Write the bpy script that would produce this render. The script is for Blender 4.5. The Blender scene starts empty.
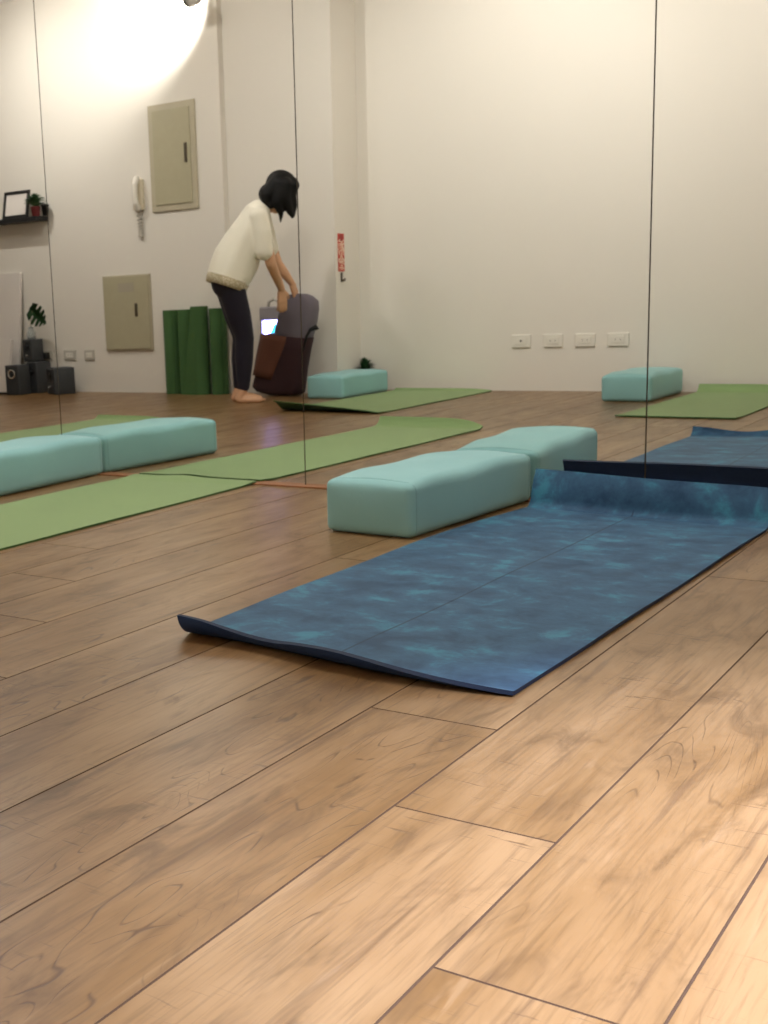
import bpy, bmesh, math, random
from mathutils import Vector, Matrix, Euler

S = bpy.context.scene
COL = S.collection
random.seed(4)

# ------------------------------------------------------------------ camera
F_PX, PX, PY = 1225.4, 206.17, 537.89
CAM = Vector((0.0, 0.0, 0.66))
M = Matrix(((0.8032196650661046, 0.5941353699734456, -0.04291074221697294),
            (0.0769821883192731, -0.17496533496752423, -0.9815604282168664),
            (-0.5906876605556194, 0.7851052755562269, -0.1862734386892304)))   # rows: right, down, forward
cd = bpy.data.cameras.new('camera')
cam = bpy.data.objects.new('camera', cd); COL.objects.link(cam)
R, D, FW = M[0], M[1], M[2]
cam.matrix_world = Matrix(((R[0], -D[0], -FW[0], CAM.x), (R[1], -D[1], -FW[1], CAM.y),
                           (R[2], -D[2], -FW[2], CAM.z), (0, 0, 0, 1)))
cd.sensor_fit = 'VERTICAL'; cd.sensor_height = 36; cd.sensor_width = 27
cd.lens = F_PX / 1024 * 36
cd.shift_x = (384 - PX) / 1024
cd.shift_y = (PY - 512) / 1024
cd.clip_start = 0.02
cd.dof.use_dof = True; cd.dof.focus_distance = 1.75; cd.dof.aperture_fstop = 13
S.camera = cam

# ------------------------------------------------------------------ world, lights, exposure
w = bpy.data.worlds.new('world'); S.world = w; w.use_nodes = True
w.node_tree.nodes['Background'].inputs[0].default_value = (1, .93, .85, 1)
w.node_tree.nodes['Background'].inputs[1].default_value = 0.02
S.view_settings.view_transform = 'Standard'; S.view_settings.look = 'None'
S.view_settings.gamma = 1; S.view_settings.use_curve_mapping = False
S.view_settings.exposure = 0.0
try:
    S.cycles.use_denoising = True
    S.cycles.sample_clamp_indirect = 0.0
    S.cycles.max_bounces = 12
except Exception:
    pass
WARM = (1.0, .975, .955)
CEIL = 3.13


def area(name, loc, size, power, col=WARM):
    l = bpy.data.lights.new(name, 'AREA'); l.shape = 'DISK'; l.size = size; l.energy = power; l.color = col
    o = bpy.data.objects.new(name, l); COL.objects.link(o); o.location = loc
    return o


LAMPS = [(-1.7, 3.1, 30), (-3.4, 2.9, 22), (-5.8, 2.3, 20), (.5, 2.7, 15)]  # unseen fill lamps; the last is added to light the right-hand sides
for lx, ly, lp in LAMPS:
    area('ceiling_fill_light', (lx, ly, CEIL - .035), .42, lp)

# wall-washing track spots along the back wall: position, aim, power
WASH = [((-4.9, 1.5, 2.92), (-5.2, -.2, 2.0), 48), ((-3.0, 1.1, 2.92), (-3.4, -.5, 1.9), 128), ((-1.3, 1.1, 2.92), (-1.5, -.5, 2.1), 115),
        ((.7, .8, 2.92), (.7, -.5, 2.3), 30), ((-7.0, 1.2, 2.92), (-7.1, -.1, 2.0), 86)]
POOL = ((.42, 1.3, 2.9), (.22, 1.25, 0), 1330)          # downlight over the near right of the floor


def spot(name, loc, aim, power, cone=112, col=(1.0, .96, .93), blend=1.0):
    l = bpy.data.lights.new(name, 'SPOT'); l.energy = power; l.spot_size = math.radians(cone); l.spot_blend = blend
    l.shadow_soft_size = .04; l.color = col
    o = bpy.data.objects.new(name, l); COL.objects.link(o); o.location = loc
    o.rotation_euler = (Vector(aim) - Vector(loc)).to_track_quat('-Z', 'Y').to_euler()
    return o


for p_, a_, e_ in WASH: spot('wash_spot_light', p_, a_, e_)
spot('downlight_beam', *POOL, 52, (.91, .98, 1.28), .9)

YM = 3.7356            # plane of the mirror


def V(x, yv, z):       # a point seen in the mirror -> where it really stands
    return Vector((x, 2 * YM - yv, z))


def ray(px, py):
    return M.transposed() @ Vector(((px - PX) / F_PX, (py - PY) / F_PX, 1))


def at(px, py, yv):    # point of the reflected room at reflected depth yv
    d = ray(px, py); p = CAM + d * (yv / d.y)
    return V(p.x, p.y, p.z)


# ------------------------------------------------------------------ materials
def srgb(r, g, b):
    f = lambda c: (c / 255 / 12.92) if c / 255 <= .04045 else ((c / 255 + .055) / 1.055) ** 2.4
    return (f(r), f(g), f(b), 1)


class NT:
    def __init__(s, name):
        s.m = bpy.data.materials.new(name); s.m.use_nodes = True
        s.t = s.m.node_tree; s.b = s.t.nodes['Principled BSDF']

    def n(s, kind, **kw):
        x = s.t.nodes.new(kind)
        for k, v in kw.items():
            if k in x.inputs: s.put(x.inputs[k], v)
            else: setattr(x, k, v)
        return x

    def put(s, sock, v):
        if isinstance(v, bpy.types.NodeSocket): s.t.links.new(v, sock)
        else: sock.default_value = v

    def math(s, op, a, b=0.0, c=None):
        x = s.t.nodes.new('ShaderNodeMath'); x.operation = op
        s.put(x.inputs[0], a); s.put(x.inputs[1], b)
        if c is not None: s.put(x.inputs[2], c)
        return x.outputs[0]

    def mix(s, f, a, b, mode='MIX'):
        x = s.t.nodes.new('ShaderNodeMix'); x.data_type = 'RGBA'; x.blend_type = mode
        s.put(x.inputs['Factor'], f); s.put(x.inputs[6], a); s.put(x.inputs[7], b)
        return x.outputs[2]

    def ramp(s, f, lo, hi):
        x = s.t.nodes.new('ShaderNodeMapRange'); x.interpolation_type = 'SMOOTHSTEP'
        s.put(x.inputs[0], f); s.put(x.inputs[1], lo); s.put(x.inputs[2], hi)
        return x.outputs[0]

    def noise(s, vec, scale, detail=3, rough=.5, dist=0.0):
        x = s.t.nodes.new('ShaderNodeTexNoise'); s.put(x.inputs['Vector'], vec)
        s.put(x.inputs['Scale'], scale); s.put(x.inputs['Detail'], detail)
        s.put(x.inputs['Roughness'], rough); s.put(x.inputs['Distortion'], dist)
        return x.outputs[0]

    def bump(s, h, strength=.2, dist=.01):
        x = s.t.nodes.new('ShaderNodeBump'); s.put(x.inputs['Height'], h)
        x.inputs['Strength'].default_value = strength; x.inputs['Distance'].default_value = dist
        s.t.links.new(x.outputs[0], s.b.inputs['Normal'])

    def obj(s):
        return s.t.nodes.new('ShaderNodeTexCoord').outputs['Object']

    def mapping(s, vec, scale=(1, 1, 1), loc=(0, 0, 0)):
        x = s.t.nodes.new('ShaderNodeMapping'); s.put(x.inputs[0], vec)
        s.put(x.inputs['Scale'], scale); s.put(x.inputs['Location'], loc)
        return x.outputs[0]

    def set(s, **kw):
        for k, v in kw.items(): s.put(s.b.inputs[k.replace('_', ' ')], v)
        return s


def plain(name, col, rough=.5, var=.06, scale=30, bump=.05, metal=0, spec=.5, dist=.003):
    t = NT(name); v = t.obj(); n = t.noise(v, scale, 4)
    c2 = tuple(max(0, c * (1 - var * 2)) for c in col[:3]) + (1,)
    c1 = tuple(min(1, c * (1 + var)) for c in col[:3]) + (1,)
    t.set(Base_Color=t.mix(n, c2, c1), Roughness=rough, Metallic=metal)
    t.b.inputs['Specular IOR Level'].default_value = spec
    if bump: t.bump(n, bump, dist)
    return t.m


def wall_mat(name, col):
    t = NT(name); v = t.obj()
    n1 = t.noise(v, 1.3, 3); n2 = t.noise(v, 140, 3)
    a = tuple(c * .96 for c in col[:3]) + (1,)
    t.set(Base_Color=t.mix(n1, a, col), Roughness=.75)
    t.b.inputs['Specular IOR Level'].default_value = .2
    t.bump(n2, .08, .002)
    return t.m


def floor_mat():
    t = NT('wood_laminate')
    v = t.obj()
    at_ = t.n('ShaderNodeAttribute', attribute_name='plank')
    rnd = at_.outputs['Color']
    sep = t.n('ShaderNodeSeparateColor', Color=rnd)
    r1, r2, r3 = sep.outputs[0], sep.outputs[1], sep.outputs[2]
    off = t.n('ShaderNodeCombineXYZ', X=t.math('MULTIPLY', r1, 37.0), Y=t.math('MULTIPLY', r2, 91.0), Z=t.math('MULTIPLY', r3, 13.0))
    add = t.n('ShaderNodeVectorMath', operation='ADD'); t.put(add.inputs[0], v); t.put(add.inputs[1], off.outputs[0])
    p = add.outputs[0]
    broad = t.noise(t.mapping(p, (7, 1.3, 1)), 1.0, 4, .55, .6)
    mott = t.noise(t.mapping(p, (16, 4.5, 1)), 1.0, 4, .65, .8)
    fine = t.noise(t.mapping(p, (150, 6, 1)), 1.0, 4, .6, .4)
    # cathedral figure: contour lines of a stretched noise, only where a mask allows
    fig = t.noise(t.mapping(p, (5.5, .95, 1)), 1.0, 2.5, .5, .45)
    ring = t.math('PINGPONG', t.math('MULTIPLY', fig, 30.0), .5)
    line = t.ramp(ring, .085, .0)
    mask = t.ramp(t.noise(t.mapping(p, (4.0, 1.5, 1), (3, 7, 0)), 1.0, 2), .51, .61)
    brk = t.ramp(t.noise(t.mapping(p, (40, 14, 1)), 1.0, 3), .40, .56)
    lines = t.math('MULTIPLY', t.math('MULTIPLY', line, mask), brk)
    # saw marks: short dark ticks across the plank
    tick = t.ramp(t.noise(t.mapping(p, (13, 120, 1)), 1.0, 3, .6, .3), .61, .70)
    tmask = t.ramp(t.noise(t.mapping(p, (6, 2.2, 1), (11, 2, 0)), 1.0, 2), .46, .60)
    ticks = t.math('MULTIPLY', tick, tmask)
    knot = t.ramp(t.noise(t.mapping(p, (11, 5, 1), (5, 5, 0)), 1.0, 2, .5, .5), .70, .80)
    light, dark, mid = srgb(150, 119, 82), srgb(76, 52, 28), srgb(120, 88, 50)
    c = t.mix(t.ramp(broad, .28, .72), mid, light)
    c = t.mix(t.math('MULTIPLY', t.ramp(mott, .46, .74), .60), c, dark)
    c = t.mix(t.math('MULTIPLY', t.ramp(mott, .44, .24), .35), c, srgb(158, 127, 88))
    c = t.mix(t.math('MULTIPLY', t.ramp(fine, .45, .72), .34), c, dark)
    strk = t.ramp(t.noise(t.mapping(p, (46, 2.2, 1), (2, 9, 0)), 1.0, 4, .6, .5), .54, .72)
    c = t.mix(t.math('MULTIPLY', strk, .55), c, srgb(84, 60, 40))
    pale = t.ramp(t.noise(t.mapping(p, (34, 3.0, 1), (8, 1, 0)), 1.0, 3, .6, .6), .60, .74)
    c = t.mix(t.math('MULTIPLY', pale, .30), c, srgb(166, 137, 102))
    c = t.mix(t.math('MULTIPLY', lines, .75), c, srgb(70, 46, 28))
    c = t.mix(t.math('MULTIPLY', ticks, .65), c, srgb(74, 50, 32))
    c = t.mix(t.math('MULTIPLY', knot, .5), c, srgb(72, 48, 32))
    tint = t.n('ShaderNodeCombineColor', Red=t.math('MULTIPLY_ADD', r3, .08, .94), Green=t.math('MULTIPLY_ADD', r3, .09, .93), Blue=t.math('MULTIPLY_ADD', r3, .11, .91))
    c = t.mix(1.0, c, tint.outputs[0], 'MULTIPLY')
    t.set(Base_Color=c, Roughness=t.math('MULTIPLY_ADD', mott, .16, .24))
    t.b.inputs['Specular IOR Level'].default_value = .34
    h = t.math('SUBTRACT', t.math('MULTIPLY', mott, .5), t.math('ADD', lines, ticks))
    t.bump(h, .12, .002)
    return t.m


def fabric(name, col, scale=520, sheen=.25, bump=.12, rough=.8, var=.08):
    t = NT(name); v = t.obj()
    a = t.noise(v, scale, 2); b = t.noise(v, 6, 3)
    c2 = tuple(c * (1 - 1.6 * var) for c in col[:3]) + (1,)
    c1 = tuple(min(1, c * (1 + var)) for c in col[:3]) + (1,)
    f = t.math('MULTIPLY_ADD', b, .5, t.math('MULTIPLY', a, .5))
    t.set(Base_Color=t.mix(f, c2, c1), Roughness=rough)
    t.b.inputs['Sheen Weight'].default_value = sheen
    t.b.inputs['Sheen Roughness'].default_value = .4
    t.b.inputs['Specular IOR Level'].default_value = .25
    t.bump(t.math('ADD', a, t.math('MULTIPLY', b, 1.5)), bump, .004)
    return t.m


def blue_top():
    t = NT('teal_marbled_suede'); v = t.obj()
    v1 = t.mapping(v, (1.0, 1.25, 1))
    big = t.noise(v1, 7.0, 4, .6, .4)
    med = t.noise(v1, 15.0, 5, .7, .5)
    fine = t.noise(v, 160, 3, .6)
    f = t.math('MULTIPLY_ADD', med, .45, t.math('MULTIPLY', big, .62))
    base = t.mix(t.ramp(f, .38, .60), srgb(32, 62, 92), srgb(54, 92, 122))
    c = t.mix(t.math('MULTIPLY', t.ramp(f, .55, .70), .85), base, srgb(66, 138, 162))
    c = t.mix(t.math('MULTIPLY', fine, .25), c, srgb(34, 62, 90))
    sep = t.n('ShaderNodeSeparateXYZ', Vector=v)
    cx = t.math('MULTIPLY_ADD', sep.outputs[1], .0195, -1.178)
    dx = t.math('ABSOLUTE', t.math('SUBTRACT', sep.outputs[0], cx))
    ln = t.ramp(dx, .0032, .0016)
    c = t.mix(t.math('MULTIPLY', t.math('MULTIPLY', ln, t.ramp(sep.outputs[2], .03, .012)), .75), c, srgb(14, 28, 52))
    t.set(Base_Color=c, Roughness=.62)
    t.b.inputs['Sheen Weight'].default_value = .22
    t.b.inputs['Sheen Roughness'].default_value = .45
    t.b.inputs['Sheen Tint'].default_value = (.55, .78, .95, 1)
    t.b.inputs['Specular IOR Level'].default_value = .2
    t.bump(fine, .12, .002)
    return t.m


def emit(name, col, s):
    t = NT(name); t.set(Base_Color=(.02, .02, .02, 1)); t.b.inputs['Emission Color'].default_value = col
    t.b.inputs['Emission Strength'].default_value = s
    return t.m


MAT = dict(
    wall=wall_mat('white_painted_wall', srgb(226, 219, 208)), ceil=wall_mat('ceiling_paint', srgb(236, 230, 222)),
    floor=floor_mat(), groove=plain('groove_edge', srgb(74, 50, 28), .8),
    bolster=fabric('aqua_cotton', srgb(146, 194, 194)), piping=fabric('aqua_piping', srgb(134, 180, 180)),
    tag=plain('black_woven_tag', srgb(22, 26, 28), .7),
    blue=blue_top(), navy=plain('navy_rubber', srgb(26, 56, 100), .7, .1, 200, .15),
    green=fabric('green_foam', srgb(132, 156, 104), 260, .15, .1, .75, .05),
    green_dark=fabric('dark_green_foam', srgb(68, 102, 58), 260, .1, .1, .75, .06),
    trim=plain('orange_brown_wood', srgb(150, 100, 62), .6, .12, 60),
    mirror_back=plain('mirror_backing', srgb(96, 86, 74), .7),
    beige=plain('beige_steel', srgb(176, 168, 140), .45, .03, 20, .0), beige2=plain('beige_frame_steel', srgb(184, 174, 150), .45, .03, 20, .0),
    darkmetal=plain('dark_handle', srgb(104, 94, 80), .35, .05, 30, 0, .5),
    white=plain('white_plastic', srgb(226, 220, 208), .4, .02, 20, 0), ivory=plain('ivory_plastic', srgb(214, 202, 176), .4, .02, 20, 0),
    offwhite=plain('grey_white_plastic', srgb(190, 184, 172), .45, .03, 20, 0),
    black=plain('black_plastic', srgb(20, 20, 20), .5), shelf=plain('black_wood', srgb(24, 24, 26), .5, .1, 40),
    speaker=plain('grey_speaker', srgb(60, 62, 64), .55, .05, 40), cone=plain('speaker_cone', srgb(20, 20, 22), .5),
    chrome=plain('chrome', srgb(215, 215, 215), .2, .02, 20, 0, 1), paper=plain('paper', srgb(222, 214, 206), .7, .04, 8, 0),
    red=plain('red_pot', srgb(150, 66, 70), .5), leaf=plain('dark_leaf', srgb(44, 84, 44), .45, .2, 40), leaf2=plain('succulent_leaf', srgb(86, 122, 84), .5, .2, 60),
    stalk=plain('pale_stalk', srgb(120, 124, 84), .5), soil=plain('soil', srgb(52, 38, 28), .9, .2, 120),
    skin=plain('skin', srgb(214, 164, 128), .5, .04, 14, 0), hair=plain('black_hair', srgb(12, 10, 10), .6, .2, 90, .3, 0, .25),
    blouse=fabric('cream_blouse', srgb(250, 243, 226), 300, .2, .2, .8, .04), pants=fabric('dark_leggings', srgb(36, 32, 44), 300, .1, .1, .7, .1),
    maroon=fabric('dark_maroon_canvas', srgb(58, 36, 38), 300, .1, .15), brown=fabric('brown_suede', srgb(100, 62, 46), 200, .1, .15),
    greycloth=fabric('grey_cloth', srgb(112, 104, 112), 300, .15, .15), sign=plain('red_sign', srgb(196, 62, 48), .5, .03, 30, 0),
    signtext=plain('pale_sign_print', srgb(244, 214, 188), .5, .02, 30, 0), steel=plain('steel_hook', srgb(96, 86, 78), .4, .03, 30, 0, .6),
    uv=emit('glowing_blue_window', (.32, .30, 1.0, 1), 24.0), uv2=emit('glowing_cyan_tube', (.05, .6, 1.0, 1), 3.0), led=emit('small_led', (1, .8, .5, 1), 4),
    lampglow=emit('lamp_lens', (1, .9, .78, 1), 12),
)


def lace_mat():
    t = NT('cream_lace'); v = t.obj()
    x = t.n('ShaderNodeTexVoronoi', Vector=v, Scale=85.0); f = t.ramp(x.outputs[0], .25, .5)
    t.set(Base_Color=t.mix(f, srgb(226, 214, 188), srgb(180, 166, 136)), Roughness=.8)
    return t.m


def mirror_mat():
    t = NT('silvered_mirror'); v = t.obj()
    n = t.noise(v, 2.0, 2)
    t.set(Base_Color=t.mix(n, (.86, .88, .85, 1), (.88, .90, .87, 1)), Metallic=1.0, Roughness=0.0)
    return t.m


def glass_mat():
    t = NT('clear_glass'); t.set(Base_Color=(.9, .93, .92, 1), Roughness=.05)
    t.b.inputs['Transmission Weight'].default_value = .75
    return t.m


MAT['lace'] = lace_mat(); MAT['mirror'] = mirror_mat(); MAT['glass'] = glass_mat()


# ------------------------------------------------------------------ mesh helpers
def link(name, bm, mats, parent=None, smooth=False, recalc=True):
    if recalc: bmesh.ops.recalc_face_normals(bm, faces=bm.faces)
    me = bpy.data.meshes.new(name); bm.to_mesh(me); bm.free()
    for m_ in (mats if isinstance(mats, (list, tuple)) else [mats]): me.materials.append(m_)
    if smooth:
        for p in me.polygons: p.use_smooth = True
    o = bpy.data.objects.new(name, me); COL.objects.link(o)
    if parent is not None: o.parent = parent
    return o


def empty(name, loc, rz=0.0):
    o = bpy.data.objects.new(name, None); COL.objects.link(o)
    o.location = loc; o.rotation_euler = (0, 0, rz); o.empty_display_size = .05
    return o


def tag(o, label, cat, group=None):
    o['label'] = label; o['category'] = cat
    if group: o['group'] = group
    return o


def struct(o):
    o['kind'] = 'structure'; return o


def copy_tree(o, parent=None):
    c = o.copy(); COL.objects.link(c); c.parent = parent
    for ch in [x for x in bpy.data.objects if x.parent == o]: copy_tree(ch, c)
    return c


def box(bm, a, b, bev=0.0, seg=2):
    vs = [bm.verts.new((x, y, z)) for x in (a[0], b[0]) for y in (a[1], b[1]) for z in (a[2], b[2])]
    fs = [(0, 1, 3, 2), (4, 6, 7, 5), (0, 4, 5, 1), (2, 3, 7, 6), (0, 2, 6, 4), (1, 5, 7, 3)]
    faces = [bm.faces.new([vs[i] for i in f]) for f in fs]
    if bev:
        es = list({e for f in faces for e in f.edges})
        bmesh.ops.bevel(bm, geom=es, offset=bev, segments=seg, affect='EDGES', profile=.5)
    return vs


def tube(bm, pts, rads, n=10, caps=True):
    pts = [Vector(p) for p in pts]
    if not isinstance(rads, (list, tuple)): rads = [rads] * len(pts)
    rings = []; up = Vector((.13, .21, .97)).normalized()
    for i, p in enumerate(pts):
        d = (pts[min(i + 1, len(pts) - 1)] - pts[max(i - 1, 0)]).normalized()
        a = d.cross(up)
        if a.length < .05: a = d.cross(Vector((1, 0, 0)))
        a.normalize(); b = d.cross(a); up = a.cross(d)
        rings.append([bm.verts.new(p + (a * math.cos(2 * math.pi * k / n) + b * math.sin(2 * math.pi * k / n)) * rads[i]) for k in range(n)])
    for r0, r1 in zip(rings, rings[1:]):
        for k in range(n): bm.faces.new((r0[k], r0[(k + 1) % n], r1[(k + 1) % n], r1[k]))
    if caps: bm.faces.new(rings[0][::-1]); bm.faces.new(rings[-1])


def lathe(bm, prof, c=(0, 0, 0), n=28, axis='Z'):
    c = Vector(c); rings = []
    for r, h in prof:
        ring = []
        for k in range(n):
            a = 2 * math.pi * k / n; x, y = r * math.cos(a), r * math.sin(a)
            v = {'Z': (x, y, h), 'Y': (x, h, y), 'X': (h, x, y)}[axis]
            ring.append(bm.verts.new(c + Vector(v)))
        rings.append(ring)
    for r0, r1 in zip(rings, rings[1:]):
        for k in range(n): bm.faces.new((r0[k], r0[(k + 1) % n], r1[(k + 1) % n], r1[k]))
    bm.faces.new(rings[0][::-1]); bm.faces.new(rings[-1])


def ball(bm, c, r, rot=None, u=20, v=12):
    if not isinstance(r, (tuple, list)): r = (r, r, r)
    mt = Matrix.Translation(Vector(c)) @ (rot.to_4x4() if rot else Matrix()) @ Matrix.Diagonal((r[0], r[1], r[2], 1))
    bmesh.ops.create_uvsphere(bm, u_segments=u, v_segments=v, radius=1, matrix=mt)


def capsule(bm, pts, rads, n=16):
    pts = [Vector(p) for p in pts]
    for p, r in zip(pts, rads): ball(bm, p, r, u=n, v=10)
    for i in range(len(pts) - 1): tube(bm, [pts[i], pts[i + 1]], [rads[i], rads[i + 1]], n)


def remesh(o, voxel, smooth=6, disp=None):
    m_ = o.modifiers.new('r', 'REMESH'); m_.mode = 'VOXEL'; m_.voxel_size = voxel; m_.use_smooth_shade = True
    s_ = o.modifiers.new('s', 'SMOOTH'); s_.factor = .5; s_.iterations = smooth
    return o


# ------------------------------------------------------------------ room shell
X0, X1 = -9.3, 1.7
YB = 2 * YM - 7.97      # back wall (real)
YPART = 2 * YM - 7.57   # front of the boxed-out wall with the panels
YPIL = 2 * YM - 7.63
XPART = -5.40; XPIL = -4.502
YWF = YM + .012


def shell(name, a, b, m):
    bm = bmesh.new(); box(bm, a, b); return struct(link(name, bm, m))


def build_floor():
    bm = bmesh.new(); lay = bm.loops.layers.float_color.new('plank')
    W, L = .2206, 1.52; g, ch, dp = .0006, .0011, .0011
    k0 = math.floor((X0 + .289) / W); k1 = math.ceil((X1 + .289) / W)
    rr = random.Random(11)
    for k in range(k0, k1):
        xa, xb = -.289 + k * W, -.289 + (k + 1) * W
        row = -k - 1
        y = (1.023 + .335 * row) % L - L * 2
        if row in (7,): y = 1.849 % L - L * 2
        while y < YM + .2:
            ya, yb = max(y, YB - .1), min(y + L, YM + .1); y += L
            if yb - ya < .01: continue
            col = (rr.random(), rr.random(), rr.random(), 1)
            a, b, c, d = xa + g, xb - g, ya + g, yb - g
            lo = [bm.verts.new(p) for p in ((a, c, -dp), (b, c, -dp), (b, d, -dp), (a, d, -dp))]
            hi = [bm.verts.new(p) for p in ((a + ch, c + ch, 0), (b - ch, c + ch, 0), (b - ch, d - ch, 0), (a + ch, d - ch, 0))]
            fs = [bm.faces.new(hi)] + [bm.faces.new((lo[i], lo[(i + 1) % 4], hi[(i + 1) % 4], hi[i])) for i in range(4)]
            for f in fs[1:]: f.material_index = 1
            for f in fs:
                for l in f.loops: l[lay] = col
    vs = [bm.verts.new(p) for p in ((X0, YB - .1, -dp), (X1, YB - .1, -dp), (X1, YM + .1, -dp), (X0, YM + .1, -dp))]
    f = bm.faces.new(vs); f.material_index = 1
    vs = [bm.verts.new(p) for p in ((X0, YB - .1, -.06), (X1, YB - .1, -.06), (X1, YM + .1, -.06), (X0, YM + .1, -.06))]
    bm.faces.new(vs[::-1])
    o = link('floor', bm, [MAT['floor'], MAT['groove']], recalc=False)
    return struct(o)


build_floor()
shell('ceiling', (X0 - .1, YB - .1, CEIL), (X1 + .1, YM + .12, CEIL + .08), MAT['ceil'])
shell('wall_front', (X0 - .1, YWF, -.06), (X1 + .1, YWF + .1, CEIL), MAT['wall'])
shell('wall_back', (XPART, YB - .1, -.06), (X1 + .1, YB, CEIL), MAT['wall'])
shell('wall_back_left', (X0 - .1, YB - .1, -.06), (XPART, YPART, CEIL), MAT['wall'])
shell('wall_left', (X0 - .1, YPART, -.06), (X0, YWF, CEIL), MAT['wall'])
shell('wall_right', (X1, YB, -.06), (X1 + .1, YWF, CEIL), MAT['wall'])
shell('pillar', (XPART, YB, 0), (XPIL, YPIL, CEIL), MAT['wall'])

# mirror panels on the front wall, dark backing showing in the joints
seams = [-4.759, -3.541, -2.349, -1.139, .066]
shell('mirror_backing', (seams[0] - .01, YM + .006, .003), (seams[-1] + .01, YWF, 2.35), MAT['mirror_back'])
MLAB = ['frameless mirror panel at the left edge, behind the aqua bolsters, showing the shelf and speakers',
        'frameless mirror panel in which the bending person and the beige wall panels are reflected',
        'frameless mirror panel behind the single aqua bolster, reflecting four wall sockets in a row',
        'frameless mirror panel at the right edge, behind the upturned end of the blue mat']
for i in range(4):
    bm = bmesh.new(); box(bm, (seams[i] + .0022, YM, .005), (seams[i + 1] - .0022, YM + .006, 2.34))
    tag(link('wall_mirror', bm, MAT['mirror']), MLAB[i], 'mirror', 'mirror panels on the front wall')
bm = bmesh.new(); box(bm, (seams[0] - .02, YM - .034, 0), (seams[-1] + .02, YM + .006, .0055), .001)
struct(link('trim_1', bm, MAT['trim']))

# ceiling fill lamps (unseen round fittings, each holding one of the lights above)
for i, (lx, ly, lp) in enumerate(LAMPS):
    bm = bmesh.new(); lathe(bm, [(.20, CEIL), (.235, CEIL), (.235, CEIL - .05), (.22, CEIL - .05), (.215, CEIL - .012), (.20, CEIL - .012)], (lx, ly, 0), 40)
    tag(link('ceiling_fill_lamp', bm, MAT['white']), 'round white fill lamp, unseen on the ceiling above the studio floor', 'lamp', 'round ceiling fill lamps')


# ------------------------------------------------------------------ yoga mats
def slab(name, surf, ns, nt, th, mats, parent=None):
    """closed sheet: surf(u, v) -> point of its underside; th = thickness; material 0 on top, 1 beneath and on the rim"""
    bm = bmesh.new(); e = 1e-3; top = []; bot = []
    for i in range(ns + 1):
        a, b = [], []
        for j in range(nt + 1):
            u, v = i / ns, j / nt; p = surf(u, v)
            du = surf(min(u + e, 1), v) - surf(max(u - e, 0), v); dv = surf(u, min(v + e, 1)) - surf(u, max(v - e, 0))
            n = dv.cross(du).normalized()
            if i in (0, ns) or j in (0, nt): pass
            b.append(bm.verts.new(p)); a.append(bm.verts.new(p + n * th))
        top.append(a); bot.append(b)
    for i in range(ns):
        for j in range(nt):
            bm.faces.new((top[i][j], top[i][j + 1], top[i + 1][j + 1], top[i + 1][j]))
            f = bm.faces.new((bot[i][j], bot[i + 1][j], bot[i + 1][j + 1], bot[i][j + 1])); f.material_index = 1
    def rim(t0, t1, b0, b1):
        f = bm.faces.new((t0, t1, b1, b0)); f.material_index = len(mats) - 1; f.smooth = False
    for j in range(nt):
        rim(top[0][j], top[0][j + 1], bot[0][j], bot[0][j + 1]); rim(top[ns][j], top[ns][j + 1], bot[ns][j], bot[ns][j + 1])
    for i in range(ns):
        rim(top[i][0], top[i + 1][0], bot[i][0], bot[i + 1][0]); rim(top[i][nt], top[i + 1][nt], bot[i][nt], bot[i + 1][nt])
    bmesh.ops.recalc_face_normals(bm, faces=bm.faces)
    for f in bm.faces:
        f.smooth = True
    me_edges = [ed for ed in bm.edges if len(ed.link_faces) == 2 and ed.link_faces[0].calc_center_median() and
                ed.link_faces[0].normal.angle(ed.link_faces[1].normal, 0) > 1.0]
    for ed in me_edges: ed.smooth = False
    return link(name, bm, mats, parent, recalc=False)


def lerp(tab, x):
    if x <= tab[0][0]: return tab[0][1]
    for (a, fa), (b, fb) in zip(tab, tab[1:]):
        if x <= b:
            k = (x - a) / (b - a); return fa + (fb - fa) * k
    return tab[-1][1]


def smooth(x): x = max(0, min(1, x)); return x * x * (3 - 2 * x)


def catmull(tab, x):
    xs = [t[0] for t in tab]
    x = max(xs[0], min(xs[-1], x))
    i = max(0, min(len(tab) - 2, next((k for k in range(len(tab) - 1) if x <= xs[k + 1]), len(tab) - 2)))
    p = [tab[max(0, min(len(tab) - 1, i + d))][1] for d in (-1, 0, 1, 2)]
    k = (x - xs[i]) / (xs[i + 1] - xs[i])
    return .5 * (2 * p[1] + (p[2] - p[0]) * k + (2 * p[0] - 5 * p[1] + 4 * p[2] - p[3]) * k * k + (3 * p[1] - p[0] - 3 * p[2] + p[3]) * k ** 3)


NEARZ = [(0, .047), (.08, .043), (.16, .034), (.24, .026), (.32, .024), (.42, .031), (.52, .034), (.62, .030), (.74, .020), (.87, .010), (1, .002)]


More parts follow.
